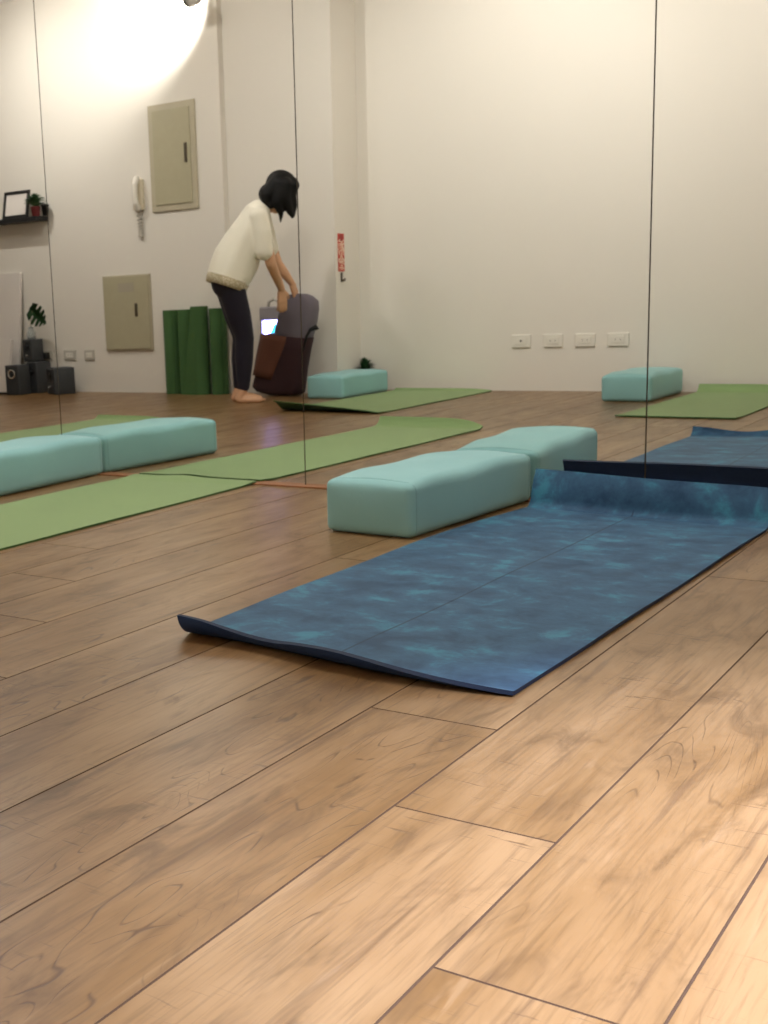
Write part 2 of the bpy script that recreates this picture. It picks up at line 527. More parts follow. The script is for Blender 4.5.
def blue_surf(u, v):
    yc = 1.936 - .072 * smooth(v * 1.15)          # where the near end leaves the floor
    R_ = .052; th = math.acos(1 - catmull(NEARZ, v) / R_); Ln = R_ * th
    yb = 3.590 - .085 * v                         # where the far end bends up
    zt = .122 - .012 * v; r = .035
    Lf = yb - r - yc; La = r * 1.45; Lu = zt - r
    tot = Ln + Lf + La + Lu
    s = u / .14 * .12 if u < .14 else .12 + (u - .14) / .86 * (tot - .12)
    if s < Ln:
        a = (Ln - s) / R_; y, z = yc - R_ * math.sin(a), R_ * (1 - math.cos(a))
    elif s < Ln + Lf: y, z = yc + s - Ln, 0.0
    elif s < Ln + Lf + La:
        a = (s - Ln - Lf) / r; y, z = yb - r + r * math.sin(a), r * (1 - math.cos(a))
    else:
        a = 1.45; q = s - Ln - Lf - La
        y = yb - r + r * math.sin(a) + q * math.cos(a) + .02 * (q / Lu) ** 2; z = r * (1 - math.cos(a)) + q * math.sin(a)
    xl = catmull([(1.86, -1.500), (2.1, -1.499), (2.35, -1.502), (2.9, -1.500), (3.3, -1.482), (3.62, -1.436)], y)
    xr = catmull([(1.86, -.772), (2.2, -.764), (2.7, -.752), (3.3, -.740), (3.62, -.732)], y)
    x = xl + (xr - xl) * v
    if s < Ln + Lf: z += .0012 * (1 + math.sin(y * 9 + v * 5))
    else: y += .008 * math.sin(v * 7 + 1) * min(1, (s - Ln - Lf) / .1)
    return Vector((x, y, z))


o = slab('yoga_mat', blue_surf, 170, 48, .0075, [MAT['blue'], MAT['navy'], plain('dark_navy_rim', srgb(14, 36, 66), .7, .08, 200, .1)])
tag(o, 'blue marbled yoga mat on the wood floor with its far end bent upright', 'yoga mat')


def mat_surf(x0, x1, ya, yb, curl_a=0.0, curl_b=0.0, ra=.07, rb=.07, lift_a=None, skew=0.0):
    """flat mat from ya to yb whose ends roll up by angles curl_a / curl_b"""
    La, Lb = ra * curl_a, rb * curl_b; Lf = (yb - ya)
    def f(u, v):
        s = u * (La + Lf + Lb)
        cb = curl_b * (1 - .28 * (2 * v - 1) ** 4)
        if s < La:
            a = (La - s) / ra * (1 - .5 * v ** 8); y, z = ya - ra * math.sin(a), ra * (1 - math.cos(a))
        elif s <= La + Lf: y, z = ya + s - La, 0.0
        else:
            a = (s - La - Lf) / rb; y, z = yb + rb * math.sin(a), rb * (1 - math.cos(a))
        if lift_a and s < La + .3:
            z += lift_a(v) * (1 - smooth((s) / .16))
        x = x0 + (x1 - x0) * v + skew * (y - ya)
        return Vector((x, y, z + .0006 * (1 + math.sin(y * 8 + v * 4))))
    return f


GR = [MAT['green'], MAT['green_dark']]
G = 'green yoga mats laid out on the floor'
# ya = end nearer the back wall, yb = end nearer the mirror
def wavy(v): return .010 * (1 - v) + .014 * math.exp(-((v - .45) / .18) ** 2)


def end_lift(x0, x1, ya, yb, ca, ra, skew):
    base = mat_surf(x0, x1, ya, yb, ca, 0, ra, .07, None, skew)
    def f(u, v):
        p = base(u, v); k = smooth((p.y - (yb - .10)) / .10)
        p.z += k * (.0052 + .006 * math.exp(-((v - .42) / .14) ** 2)); return p
    return f


def rolled_near(x0, x1, ya, yb, ca, ra, zb):
    base = mat_surf(x0, x1, ya, yb, ca, 0, ra, .07)
    def f(u, v):
        p = base(u, v); k = 1 - smooth((yb - p.y) / .16)
        p.z += k * zb(v); p.y -= .03 * k * k * (1 - v); return p
    return f


tag(slab('yoga_mat', end_lift(-3.10, -2.515, 1.87, 3.722, 1.15, .085, -.022), 100, 24, .006, GR), 'green yoga mat lying at the left with its end against the mirror', 'yoga mat', G)
tag(slab('yoga_mat', mat_surf(-5.02, -4.46, 1.90, 3.60, .85, 0, .08, .07), 90, 20, .006, GR), 'green yoga mat with a curled end, reflected above the left aqua bolsters', 'yoga mat', G)
tag(slab('yoga_mat', rolled_near(-4.18, -3.44, -.38, 1.20, .70, .07, lambda v: .058 * (1 - v) ** .8 + .004), 90, 20, .006, GR), 'green yoga mat with a rolled up edge, reflected beside the bolster by the pillar', 'yoga mat', G)
tag(slab('yoga_mat', rolled_near(-2.10, -1.50, -.38, 1.14, 1.15, .085, lambda v: .004), 90, 20, .006, GR), 'green yoga mat reflected at the right edge, beside the bolster below the four sockets', 'yoga mat', G)


# ------------------------------------------------------------------ bolsters
def make_bolster(w=.290, l=.73, h=.158, seed=0):
    root = empty('yoga_bolster', (0, 0, 0))
    rr = random.Random(seed); ph = [rr.random() * 6 for _ in range(6)]
    def pt(p, out=0.0):
        x, y, z = p
        r = .022
        hw, hl, hh = w / 2, l / 2, h / 2
        q = Vector((x * hw, y * hl, z * hh))
        inner = Vector((max(-hw + r, min(hw - r, q.x)), max(-hl + r * .6, min(hl - r * .6, q.y)), max(-hh + r, min(hh - r, q.z))))
        d = q - inner
        if d.length > 1e-6:
            sc = Vector((d.x / r, d.y / (r * .6), d.z / r)); n = sc.length
            m = max(abs(sc.x), abs(sc.y), abs(sc.z)); d = d * (m / n)
        q = inner + d
        bx = (1 - y * y) * (1 - z * z); bz = (1 - x * x) * (1 - y ** 4); by = (1 - x * x) * (1 - z * z)
        q.x += x * .006 * bx; q.z += z * (.013 if z > 0 else .0) * bz; q.y += y * .010 * by
        q.z += .0025 * math.sin(q.y * 17 + ph[0]) * math.sin(q.x * 21 + ph[1]) * (z > .5)
        q.x += .0022 * math.sin(q.y * 15 + ph[2]) * (abs(x) > .9)
        q.z -= (.010 * max(0, abs(y) - .55) * max(0, z))
        return q + Vector((0, 0, hh))
    bm = bmesh.new(); N = (14, 34, 12)
    vmap = {}
    def vert(i, j, k):
        key = (i, j, k)
        if key not in vmap:
            def sp(a, n):
                t_ = 2 * a / n - 1; return math.copysign(abs(t_) ** .75, t_)
            vmap[key] = bm.verts.new(pt((sp(i, N[0]), sp(j, N[1]), sp(k, N[2]))))
        return vmap[key]
    for i in range(N[0]):
        for j in range(N[1]):
            for k in (0, N[2]): bm.faces.new((vert(i, j, k), vert(i + 1, j, k), vert(i + 1, j + 1, k), vert(i, j + 1, k)))
    for i in range(N[0]):
        for k in range(N[2]):
            for j in (0, N[1]): bm.faces.new((vert(i, j, k), vert(i + 1, j, k), vert(i + 1, j, k + 1), vert(i, j, k + 1)))
    for j in range(N[1]):
        for k in range(N[2]):
            for i in (0, N[0]): bm.faces.new((vert(i, j, k), vert(i, j + 1, k), vert(i, j + 1, k + 1), vert(i, j, k + 1)))
    c = link('cover', bm, MAT['bolster'], root, smooth=True)
    for ys in (-1, 1):
        bm = bmesh.new(); pts = []
        for a in range(65):
            t_ = 2 * math.pi * a / 64; cx, cz = math.cos(t_), math.sin(t_)
            m = max(abs(cx), abs(cz)); x, z = cx / m, cz / m
            p = pt((x * .985, ys * .93, z * .975)); ctr = Vector((0, p.y, h / 2))
            dr = (p - ctr).normalized(); pts.append(p + dr * .0012)
        tube(bm, pts, .0026, 6)
        link('piping', bm, MAT['piping'], c, smooth=True)
    return root


b1 = make_bolster()
b1.location = (-1.658, 3.362, .001); b1.rotation_euler.z = math.radians(-4.0)
GB = 'aqua yoga bolsters'
tag(b1, 'aqua rectangular bolster lying on the floor beside the blue mat', 'bolster', GB)
for x, y, a, sy_, lab in [(-3.435, 3.362, 4.0, 1, 'aqua bolster at the left edge, beside the green mat, its end touching the mirror'),
                     (-4.35, -.04, 0, .88, 'aqua bolster by the pillar, reflected beside the tall bag, small potted plant behind it'),
                     (-2.33, -.085, 0, .90, 'aqua bolster by the back wall, reflected under the row of wall sockets')]:
    c = copy_tree(b1); c.location = (x, y, .001); c.scale = (1, sy_, 1); c.rotation_euler.z = math.radians(a); tag(c, lab, 'bolster', GB)


bm = bmesh.new(); box(bm, (-.034, .369, .128), (.010, .3735, .146), .001)
link('tag', bm, MAT['tag'], b1)['label'] = 'black woven tag on the end seam'


# ------------------------------------------------------------------ wall fittings (seen in the mirror)
def wall_panel(name, x0, x1, z0, z1, label, inset, hx, hz0, hz1, plate=None):
    yw = YPART; root = tag(empty(name, (x0, yw, z0)), label, 'electrical panel')
    def P(bm, a, b, bev=.002): box(bm, (a[0] - x0, a[1] - yw, a[2] - z0), (b[0] - x0, b[1] - yw, b[2] - z0), bev)
    bm = bmesh.new(); P(bm, (x0, yw, z0), (x1, yw + .018, z1)); link('frame', bm, MAT['beige2'], root)
    bm = bmesh.new(); P(bm, (x0 + inset, yw + .018, z0 + inset), (x1 - inset, yw + .026, z1 - inset)); d = link('door', bm, MAT['beige'], root)
    bm = bmesh.new(); P(bm, (hx - .012, yw + .026, hz0), (hx + .012, yw + .036, hz1)); P(bm, (hx - .006, yw + .036, hz0 + .02), (hx + .006, yw + .042, hz1 - .015))
    link('handle', bm, MAT['darkmetal'], d)
    if plate:
        bm = bmesh.new(); P(bm, (plate[0], yw + .026, plate[1]), (plate[2], yw + .0275, plate[3]), 0); link('label_plate', bm, plain('faint_label', srgb(170, 162, 142), .5, .03, 30, 0), d)
    return root


wall_panel('electrical_panel', -6.062, -5.622, 1.376, 2.151, 'tall beige electrical panel high on the wall, beside the handset', .045, -5.708, 1.71, 1.85)
wall_panel('electrical_panel', -6.606, -6.123, .335, .921, 'lower beige electrical panel on the wall, left of the green mat rolls', .012, -6.262, .60, .70, (-6.44, .79, -6.28, .86))

# entry handset with its coiled cord
root = tag(empty('intercom_handset', V(-6.19, 7.57, 1.40)), 'ivory telephone handset hanging on the wall with a dangling cord', 'telephone')
bm = bmesh.new(); box(bm, (-.05, 0, .0), (.05, .035, .235), .012, 3); link('base', bm, MAT['ivory'], root, True)
bm = bmesh.new(); capsule(bm, [(.01, .045, .015), (.012, .068, .05), (.012, .075, .12), (.012, .068, .19), (.01, .045, .23)], [.026, .024, .021, .024, .026], 14)
remesh(link('handset', bm, MAT['white'], root, True), .004, 2)
bm = bmesh.new(); pts = []
for i in range(240):
    t_ = i / 239; a = t_ * 2 * math.pi * 22
    yy = .022 + .008 * math.sin(a); xx = .03 * (1 - 2 * abs(t_ - .5)) * (1 if t_ < .5 else -1) * .6 + .015 * math.cos(a)
    zz = -.205 * (1 - (2 * t_ - 1) ** 2) + .01
    pts.append((xx + (.018 if t_ > .5 else -.006), yy, zz))
tube(bm, pts, .0046, 6); link('coiled_cord', bm, MAT['offwhite'], root, True)


def outlet(x, z, yw, label, wide=.125, high=.078, m='white', hole=False):
    root = tag(empty('wall_outlet', (x, yw, z)), label, 'wall socket', 'wall socket plates')
    bm = bmesh.new(); box(bm, (-wide / 2, 0, -high / 2), (wide / 2, .011, high / 2), .004); link('plate', bm, MAT[m], root)
    bm = bmesh.new(); box(bm, (-wide * .30, .011, -high * .26), (wide * .30, .014, high * .26), .0015); s_ = link('socket', bm, MAT['white'], root)
    if hole:
        bm = bmesh.new(); lathe(bm, [(.007, .0139), (.007, .0152)], (0, 0, .002), 14, 'Y'); link('hole', bm, MAT['black'], s_)
    else:
        for dx in (-.016, .016):
            bm = bmesh.new(); box(bm, (dx - .0014, .0139, -.006), (dx + .0014, .0146, .006)); link('slot', bm, MAT['darkmetal'], s_)
    return root


for (a, b), lab, hole in zip([(512, 531), (544, 563), (575.5, 595.5), (608, 629)],
        ['white wall socket plate with a dark hole, farthest left in the row of four', 'second white wall socket plate from the left in the row of four',
         'third white wall socket plate from the left in the row of four', 'white wall socket plate at the right end of the row, nearest the mirror joint'], (1, 0, 0, 0)):
    p, q = at(a, 335, 7.97), at(b, 348.5, 7.97)
    outlet((p.x + q.x) / 2, .332, YB, lab, abs(q.x - p.x), .085, 'white', bool(hole))
for px, wd, lab in [(70.5, .135, 'pale wall socket plate beside the right-hand speaker'), (90, .11, 'pale wall socket plate below the lower beige panel')]:
    p = at(px, 355, 7.57); outlet(p.x, p.z, YPART, lab, wd, .08, 'offwhite')
p = at(46, 355.5, 7.55)
o_ = outlet(p.x + .005, p.z, YPART, 'wall socket plate behind the speakers, with a black adapter plugged in', .12, .075, 'offwhite')
root = tag(empty('power_adapter', (p.x, YPART + .0147, p.z)), 'black power adapter plugged into the wall socket above the speakers', 'adapter')
bm = bmesh.new(); box(bm, (-.05, 0, -.026), (.045, .05, .026), .008, 3); body = link('body', bm, MAT['black'], root, True)


# red sign and hook on the pillar's side
d1 = ray(337.7, 252); d2 = ray(344, 252)
y1 = 2 * YM - d1.y * (XPIL / d1.x); y2 = 2 * YM - d2.y * (XPIL / d2.x)
zt = (CAM + ray(340.5, 233.5) * (XPIL / ray(340.5, 233.5).x)).z; zb = (CAM + ray(340.5, 271.5) * (XPIL / ray(340.5, 271.5).x)).z
yc, wd, ht = (y1 + y2) / 2, abs(y2 - y1), zt - zb
root = tag(empty('extinguisher_sign', (XPIL, yc, zb)), 'narrow upright red sign with pale characters on the pillar side', 'sign')
bm = bmesh.new(); box(bm, (0, -wd / 2, 0), (.003, wd / 2, ht), .0008); link('board', bm, MAT['sign'], root)
for i, chx in enumerate('滅火器'):
    cu = bpy.data.curves.new('character', 'FONT'); cu.body = chx; cu.size = wd * 1.02; cu.align_x = 'CENTER'; cu.align_y = 'CENTER'; cu.extrude = .0006; cu.offset = .0012
    tmp = bpy.data.objects.new('character', cu); COL.objects.link(tmp); bpy.context.view_layer.update()
    me_ = bpy.data.meshes.new_from_object(tmp.evaluated_get(bpy.context.evaluated_depsgraph_get()))
    bpy.data.objects.remove(tmp); me_.materials.clear(); me_.materials.append(MAT['signtext'])
    t_ = bpy.data.objects.new('character', me_); COL.objects.link(t_); t_.parent = root
    t_.rotation_euler = (math.pi / 2, 0, math.pi / 2); t_.location = (.0038, 0, ht * (.66 - .245 * i))
bm = bmesh.new(); lathe(bm, [(wd * .3, .003), (wd * .3, .0042)], (0, 0, ht * .88), 20, 'X'); link('emblem', bm, plain('dark_red_emblem', srgb(160, 44, 40), .5, .03, 30, 0), root)
zh = (CAM + ray(341.5, 272.5) * (XPIL / ray(341.5, 272.5).x)).z; zl = (CAM + ray(341.5, 282) * (XPIL / ray(341.5, 282).x)).z
root = tag(empty('wall_hook', (XPIL, yc, zl)), 'small dark L-shaped hook on the pillar side below the red sign', 'hook')
bm = bmesh.new(); box(bm, (0, -.014, 0), (.004, .014, zh - zl), .001); link('back_plate', bm, MAT['steel'], root)
bm = bmesh.new(); tube(bm, [(.003, 0, .02), (.016, 0, .008), (.026, 0, .010), (.030, 0, .024)], .007, 10); link('prong', bm, MAT['darkmetal'], root, True)

# ceiling spotlights: one by the boxed-out wall, the rest washing the back wall
def spotlight(lampc, tgt, label, group=None):
    root = tag(empty('spotlight', (lampc.x, lampc.y, CEIL)), label, 'spotlight', group)
    def L(p): return Vector(p) - Vector((lampc.x, lampc.y, CEIL))
    dr = (tgt - lampc).normalized()
    bm = bmesh.new(); lathe(bm, [(.05, 0), (.05, -.03)], (0, 0, 0), 24); link('canopy', bm, MAT['white'], root)
    bm = bmesh.new(); tube(bm, [(0, 0, -.02), L(lampc) + Vector((0, 0, .03))], .009, 10); link('stem', bm, MAT['white'], root)
    q = L(lampc) - dr * .06
    bm = bmesh.new(); tube(bm, [q, q + dr * .03, q + dr * .12], [.022, .045, .052], 24); link('head', bm, MAT['offwhite'], root, True)
    bm = bmesh.new(); q2 = q + dr * .112; tube(bm, [q2, q2 + dr * .025], [.056, .056], 24); link('lens_ring', bm, MAT['black'], root)
    return dr


lampc = V(-5.33, 7.22, 2.74); tgt = V(-6.02, 7.57, 2.84)
dr = spotlight(lampc, tgt, 'small ceiling spotlight aimed at the wall above the beige panel')
spot('spotlight_beam', lampc + dr * .12, tgt, 190)
for p_, a_, e_ in WASH + [POOL]:
    d_ = (Vector(a_) - Vector(p_)).normalized()
    spotlight(Vector(p_) - d_ * .12, Vector(a_), 'white ceiling spotlight above the studio floor, outside the picture', 'spotlights on the ceiling')

# ------------------------------------------------------------------ shelf and what stands on it
sx1 = -7.165
root = tag(empty('wall_shelf', (sx1 - .5, YPART, 1.395)), 'black floating shelf on the wall holding a frame and a potted plant', 'shelf')
bm = bmesh.new(); box(bm, (-.5, .002, 0), (.5, .15, .035), .003); link('board', bm, MAT['shelf'], root)
zs = 1.431
c = at(15, 216, 7.47)
root = tag(empty('picture_frame', (c.x, c.y, zs)), 'black picture frame with white paper leaning on the shelf', 'picture frame'); root.rotation_euler = (math.radians(12), 0, 0)
bm = bmesh.new(); W_, H_ = .145, .225
for a, b in (((-W_, -.008, 0), (W_, .008, .026)), ((-W_, -.008, H_ - .026), (W_, .008, H_)), ((-W_, -.008, .026), (-W_ + .026, .008, H_ - .026)), ((W_ - .026, -.008, .026), (W_, .008, H_ - .026))): box(bm, a, b, .002)
link('frame', bm, MAT['black'], root)
bm = bmesh.new(); box(bm, (-W_ + .02, -.007, .02), (W_ - .02, .002, H_ - .02)); link('sheet', bm, MAT['paper'], root)


def leaf_blade(bm, base, tip, width, bend=.02, n=6):
    base, tip = Vector(base), Vector(tip); d = tip - base; s_ = d.cross(Vector((0, 0, 1)))
    if s_.length < 1e-4: s_ = Vector((1, 0, 0))
    s_.normalize(); up = s_.cross(d).normalized(); L_, R_, B_ = [], [], []
    for i in range(n + 1):
        t_ = i / n; p = base + d * t_ + up * bend * math.sin(t_ * math.pi); w_ = width * math.sin(math.pi * min(1, t_ * .92 + .06)) ** .8
        L_.append(bm.verts.new(p - s_ * w_ + up * w_ * .25)); R_.append(bm.verts.new(p + s_ * w_ + up * w_ * .25)); B_.append(bm.verts.new(p))
    for i in range(n):
        bm.faces.new((L_[i], B_[i], B_[i + 1], L_[i + 1])); bm.faces.new((B_[i], R_[i], R_[i + 1], B_[i + 1]))


def pot_plant(name, loc, pr, ph, pot_m, leaf_m, label, spread, height, n, lw, seed, dome=False):
    root = tag(empty(name, loc), label, 'plant'); rr = random.Random(seed)
    bm = bmesh.new(); lathe(bm, [(pr * .72, 0), (pr * .95, ph * .92), (pr, ph * .92), (pr, ph), (pr * .86, ph), (pr * .84, ph * .86)], n=24); pt_ = link('pot', bm, pot_m, root, True)
    bm = bmesh.new(); lathe(bm, [(pr * .84, ph * .80), (pr * .84, ph * .88)], n=20); link('soil', bm, MAT['soil'], pt_)
    bm = bmesh.new()
    for i in range(n):
        a = rr.random() * 6.283; el = rr.uniform(.2, 1.45)
        b = Vector((rr.uniform(-.4, .4) * pr, rr.uniform(-.4, .4) * pr, ph * .88 + rr.random() * height * .45))
        tip = b + Vector((math.cos(a) * math.cos(el) * spread, math.sin(a) * math.cos(el) * spread, math.sin(el) * height * .62))
        leaf_blade(bm, b, tip, lw * rr.uniform(.7, 1.2), .012)
    f = link('foliage', bm, leaf_m, root, True)
    return root


c = at(35.5, 209, 7.46); pot_plant('potted_plant', (c.x, c.y, zs), .042, .075, MAT['red'], MAT['leaf2'], 'small green plant in a red pot on the black shelf', .10, .11, 120, .018, 3)
c = at(43.2, 210, 7.50); root = tag(empty('plant_pot', (c.x + .022, c.y, zs)), 'small black pot at the end of the black shelf', 'pot')
bm = bmesh.new(); lathe(bm, [(.022, 0), (.03, .075), (.034, .075), (.034, .088), (.027, .088), (.024, .03)], n=24); link('body', bm, MAT['black'], root, True)
bm = bmesh.new(); lathe(bm, [(.025, .06), (.027, .074)], n=20); link('soil', bm, MAT['soil'], root)
c = at(351.5, 362, 7.88)
pot_plant('potted_plant', (-4.440, YB + .055, 0), .045, .10, MAT['white'], MAT['leaf'], 'small bushy green plant in the corner behind the bolster by the pillar', .062, .15, 260, .010, 8)


# ------------------------------------------------------------------ speakers, leaf in a jar, boards
def speaker(loc, w_, d_, h_, label, rz=0.0, ring=True, dial=False):
    root = tag(empty('loudspeaker', loc, rz), label, 'speaker', 'loudspeakers by the wall')
    bm = bmesh.new(); box(bm, (-w_ / 2, -d_ / 2, 0), (w_ / 2, d_ / 2, h_), .008, 3); c_ = link('cabinet', bm, MAT['speaker'], root, True)
    bm = bmesh.new(); box(bm, (-w_ / 2 + .008, d_ / 2, .01), (w_ / 2 - .008, d_ / 2 + .004, h_ - .01), .002); link('front_panel', bm, plain('black_speaker_front', srgb(44, 46, 48), .5), root)
    r_ = min(w_, h_) * .27
    bm = bmesh.new(); lathe(bm, [(r_, d_ / 2 + .0045), (r_, d_ / 2 + .009), (r_ * .74, d_ / 2 + .009), (r_ * .70, d_ / 2 + .0045)], (0, 0, h_ * .70), 28, 'Y'); dv = link('driver_ring', bm, MAT['chrome'] if ring else MAT['black'], root, True)
    bm = bmesh.new(); lathe(bm, [(r_ * .7, d_ / 2 + .0045), (r_ * .3, d_ / 2 + .0047), (r_ * .28, d_ / 2 + .008), (r_ * .05, d_ / 2 + .010)], (0, 0, h_ * .70), 24, 'Y'); link('driver_cone', bm, MAT['cone'], dv, True)
    if dial:
        bm = bmesh.new(); lathe(bm, [(.012, d_ / 2 + .0045), (.011, d_ / 2 + .016)], (0, 0, h_ * .28), 18, 'Y'); link('knob', bm, MAT['chrome'], root, True)
    return root


YS = 2 * YM - 7.36
speaker((-7.345, YS + .09, 0), .145, .15, .245, 'small grey speaker on the floor with a bright driver ring, farthest left', -.1, True)
speaker((-7.285, YS - .10, 0), .12, .17, .26, 'larger dark speaker cabinet on the floor carrying the upper speaker', 0, False)
speaker((-7.325, YS - .09, .2605), .115, .13, .185, 'dark speaker standing on another, with the glass jar on top', .05, False, True)
speaker((-6.965, YS - .02, 0), .19, .18, .215, 'dark speaker on the floor on its own, right of the other speakers', .5, False, True)
jc = Vector((-7.335, YS - .09, .446))
root = tag(empty('plant_cutting', jc), 'single monstera leaf standing in a small jar on the upper speaker', 'plant')
bm = bmesh.new(); lathe(bm, [(.032, 0), (.036, .004), (.037, .05), (.026, .075), (.022, .09), (.025, .098), (.021, .098), (.018, .088), (.022, .073), (.033, .05), (.032, .008)], n=28)
link('jar', bm, MAT['glass'], root, True)
bm = bmesh.new(); tube(bm, [(0, 0, .01), (.005, .005, .1), (.028, .02, .17), (.062, .03, .235)], [.004, .0036, .003, .0026], 8); link('stalk', bm, MAT['stalk'], root, True)
# the split leaf: a heart outline with notches, drooping to the right
bm = bmesh.new(); o0 = Vector((.062, .03, .235)); dax = Vector((.80, .10, -.58)).normalized(); wax = Vector((.58, -.12, .80)).normalized(); nn = dax.cross(wax)
NL = 44; LEN = .235
def leaf_w(t_): return .098 * (math.sin(math.pi * min(1, .16 + .84 * t_)) ** .75) * (1 - .25 * t_)
for sd in (-1, 1):
    prev = None
    for i in range(NL + 1):
        t_ = i / NL; wid = leaf_w(t_); k = math.sin(t_ * math.pi * 2 * 5.0)
        if k > .45 and .12 < t_ < .92: wid *= .38
        mid = o0 + dax * (LEN * (t_ - .18)) + nn * (.02 * math.sin(t_ * 3))
        edge = mid + wax * sd * wid + dax * .035 * (wid / .09) - nn * wid * .35
        half = mid.lerp(edge, .5) + nn * .008
        row = [bm.verts.new(p_) for p_ in (mid, half, edge)]
        if prev:
            for a in range(2): bm.faces.new((prev[a], prev[a + 1], row[a + 1], row[a]))
        prev = row
bmesh.ops.solidify(bm, geom=bm.faces[:], thickness=.0012)
link('leaf', bm, MAT['leaf'], root, True)


def board(name, x0, x1, h_, yfoot, ytop, th, label):
    root = tag(empty(name, ((x0 + x1) / 2, yfoot, 0)), label, 'board'); hw = (x1 - x0) / 2
    an = math.atan2(yfoot - ytop, h_)
    bm = bmesh.new(); box(bm, (-hw, -th / 2, .012), (hw, th / 2, h_), .004); p_ = link('panel', bm, plain('white_board', srgb(216, 208, 200), .5, .03, 4, 0), root)
    bm = bmesh.new(); box(bm, (-hw, -th / 2 - .002, 0), (hw, th / 2 + .002, .014), .002); link('base_strip', bm, MAT['black'], root)
    root.rotation_euler.x = an
    root.location.z = .5 * th * math.sin(an) + .001
    return root


board('leaning_board', -8.9, -7.50, 1.0, YPART + .14, YPART + .02, .03, 'tall white board leaning on the wall left of the speakers')
board('leaning_board', -8.7, -7.44, .455, YPART + .32, YPART + .24, .035, 'low white board standing in front of the tall white board')


# ------------------------------------------------------------------ rolled mats
def rolled(loc, r, h_, turns, label, a0, tail=0.0, tail_a=0.0, rz=0.0):
    root = tag(empty('rolled_mat', loc, rz), label, 'rolled yoga mat', 'green mats rolled and stood on end')
    th = .0065; n = int(turns * 40); cen = []
    for i in range(n + 1):
        t_ = i / n; a = a0 - turns * 2 * math.pi * (1 - t_); cen.append((.016 + (r - .016) * t_, a))
    bm = bmesh.new()
    def col(pt_in, pt_out, ext=None):
        return [bm.verts.new((*pt_in, 0)), bm.verts.new((*pt_out, 0)), bm.verts.new((*(ext[1] if ext else pt_out), h_)), bm.verts.new((*(ext[0] if ext else pt_in), h_))]
    cols = []
    for rad, a in cen:
        ca, sa = math.cos(a), math.sin(a); cols.append(col(((rad - th) * ca, (rad - th) * sa), (rad * ca, rad * sa)))
    if tail:
        ca, sa = math.cos(a0), math.sin(a0); tx, ty = -math.sin(a0 + tail_a), math.cos(a0 + tail_a)
        for k in (.25, .5, .75, 1.0):
            e0, e1 = tail * k, tail * k * .15
            b0 = ((r - th) * ca + tx * e0, (r - th) * sa + ty * e0); b1_ = (r * ca + tx * e0, r * sa + ty * e0)
            t0 = ((r - th) * ca + tx * e1, (r - th) * sa + ty * e1); t1 = (r * ca + tx * e1, r * sa + ty * e1)
            cols.append(col(b0, b1_, (t0, t1)))
    for c0, c1 in zip(cols, cols[1:]):
        for k in range(4): bm.faces.new((c0[k], c0[(k + 1) % 4], c1[(k + 1) % 4], c1[k]))
    bm.faces.new(cols[0]); bm.faces.new(cols[-1][::-1])
    o_ = link('roll', bm, MAT['green_dark'], root)
    return root


ry = YPART + .085
for i, (px, lab) in enumerate([(173, 'dark green rolled mat standing on end, farthest from the person'), (187.5, 'dark green rolled mat standing second from the left, behind a loose flap'),
                               (203.5, 'dark green rolled mat standing with its loose end flaring out in a flap'), (219, 'dark green rolled mat standing on end, next to the person')]):
    x = at(px, 355, 7.49).x
    rolled((x, ry + (.022 if i == 2 else 0), .001), .0735 if i != 2 else .070, .635 if i != 2 else .655, 3.2, lab, [.6, 1.9, 1.85, .4][i], .115 if i == 2 else 0, -.22, 0)

# ------------------------------------------------------------------ glowing insect lamp behind the bag
c0 = at(262, 303, 7.55); cw = at(273.5, 328, 7.55)
root = tag(empty('insect_lamp', (cw.x, 2 * YM - 7.565, 0)), 'grey floor lamp with a glowing blue window, partly hidden behind the tall bag', 'lamp')
bm = bmesh.new(); lathe(bm, [(.058, 0), (.06, .02), (.055, .03), (.024, .045), (.022, .40)], n=28); link('stand', bm, MAT['offwhite'], root, True)
bm = bmesh.new(); box(bm, (-.085, -.06, .40), (.085, .055, .425), .006)
box(bm, (-.095, -.065, .535), (.095, .06, .63), .012, 3); box(bm, (-.085, -.06, .42), (-.076, .055, .54)); box(bm, (.076, -.06, .42), (.085, .055, .54)); box(bm, (-.085, -.06, .42), (.085, -.05, .54))
link('housing', bm, plain('lamp_housing', srgb(150, 144, 146), .5, .03, 20, 0), root)
bm = bmesh.new(); tube(bm, [(-.05, 0, .625), (-.045, 0, .665), (0, 0, .685), (.045, 0, .665), (.05, 0, .625)], .011, 10); link('carrying_handle', bm, MAT['offwhite'], root, True)
bm = bmesh.new(); box(bm, (-.074, .02, .427), (.074, .03, .533)); wn = link('window', bm, MAT['uv'], root); wn['label'] = 'glowing blue window'
bm = bmesh.new(); tube(bm, [(.0, .036, .432), (.04, .036, .50)], .016, 12); link('tube', bm, MAT['uv2'], root)

# ------------------------------------------------------------------ tall bag by the pillar
YBAG = 7.39
root = tag(empty('tote_bag', V(-4.84, YBAG, 0)), 'tall dark maroon bag with a brown pocket, being packed by the person beside the pillar', 'bag')
def B(px, py, dy=0.0): return at(px, py, YBAG) + Vector((0, dy, 0)) - root.location


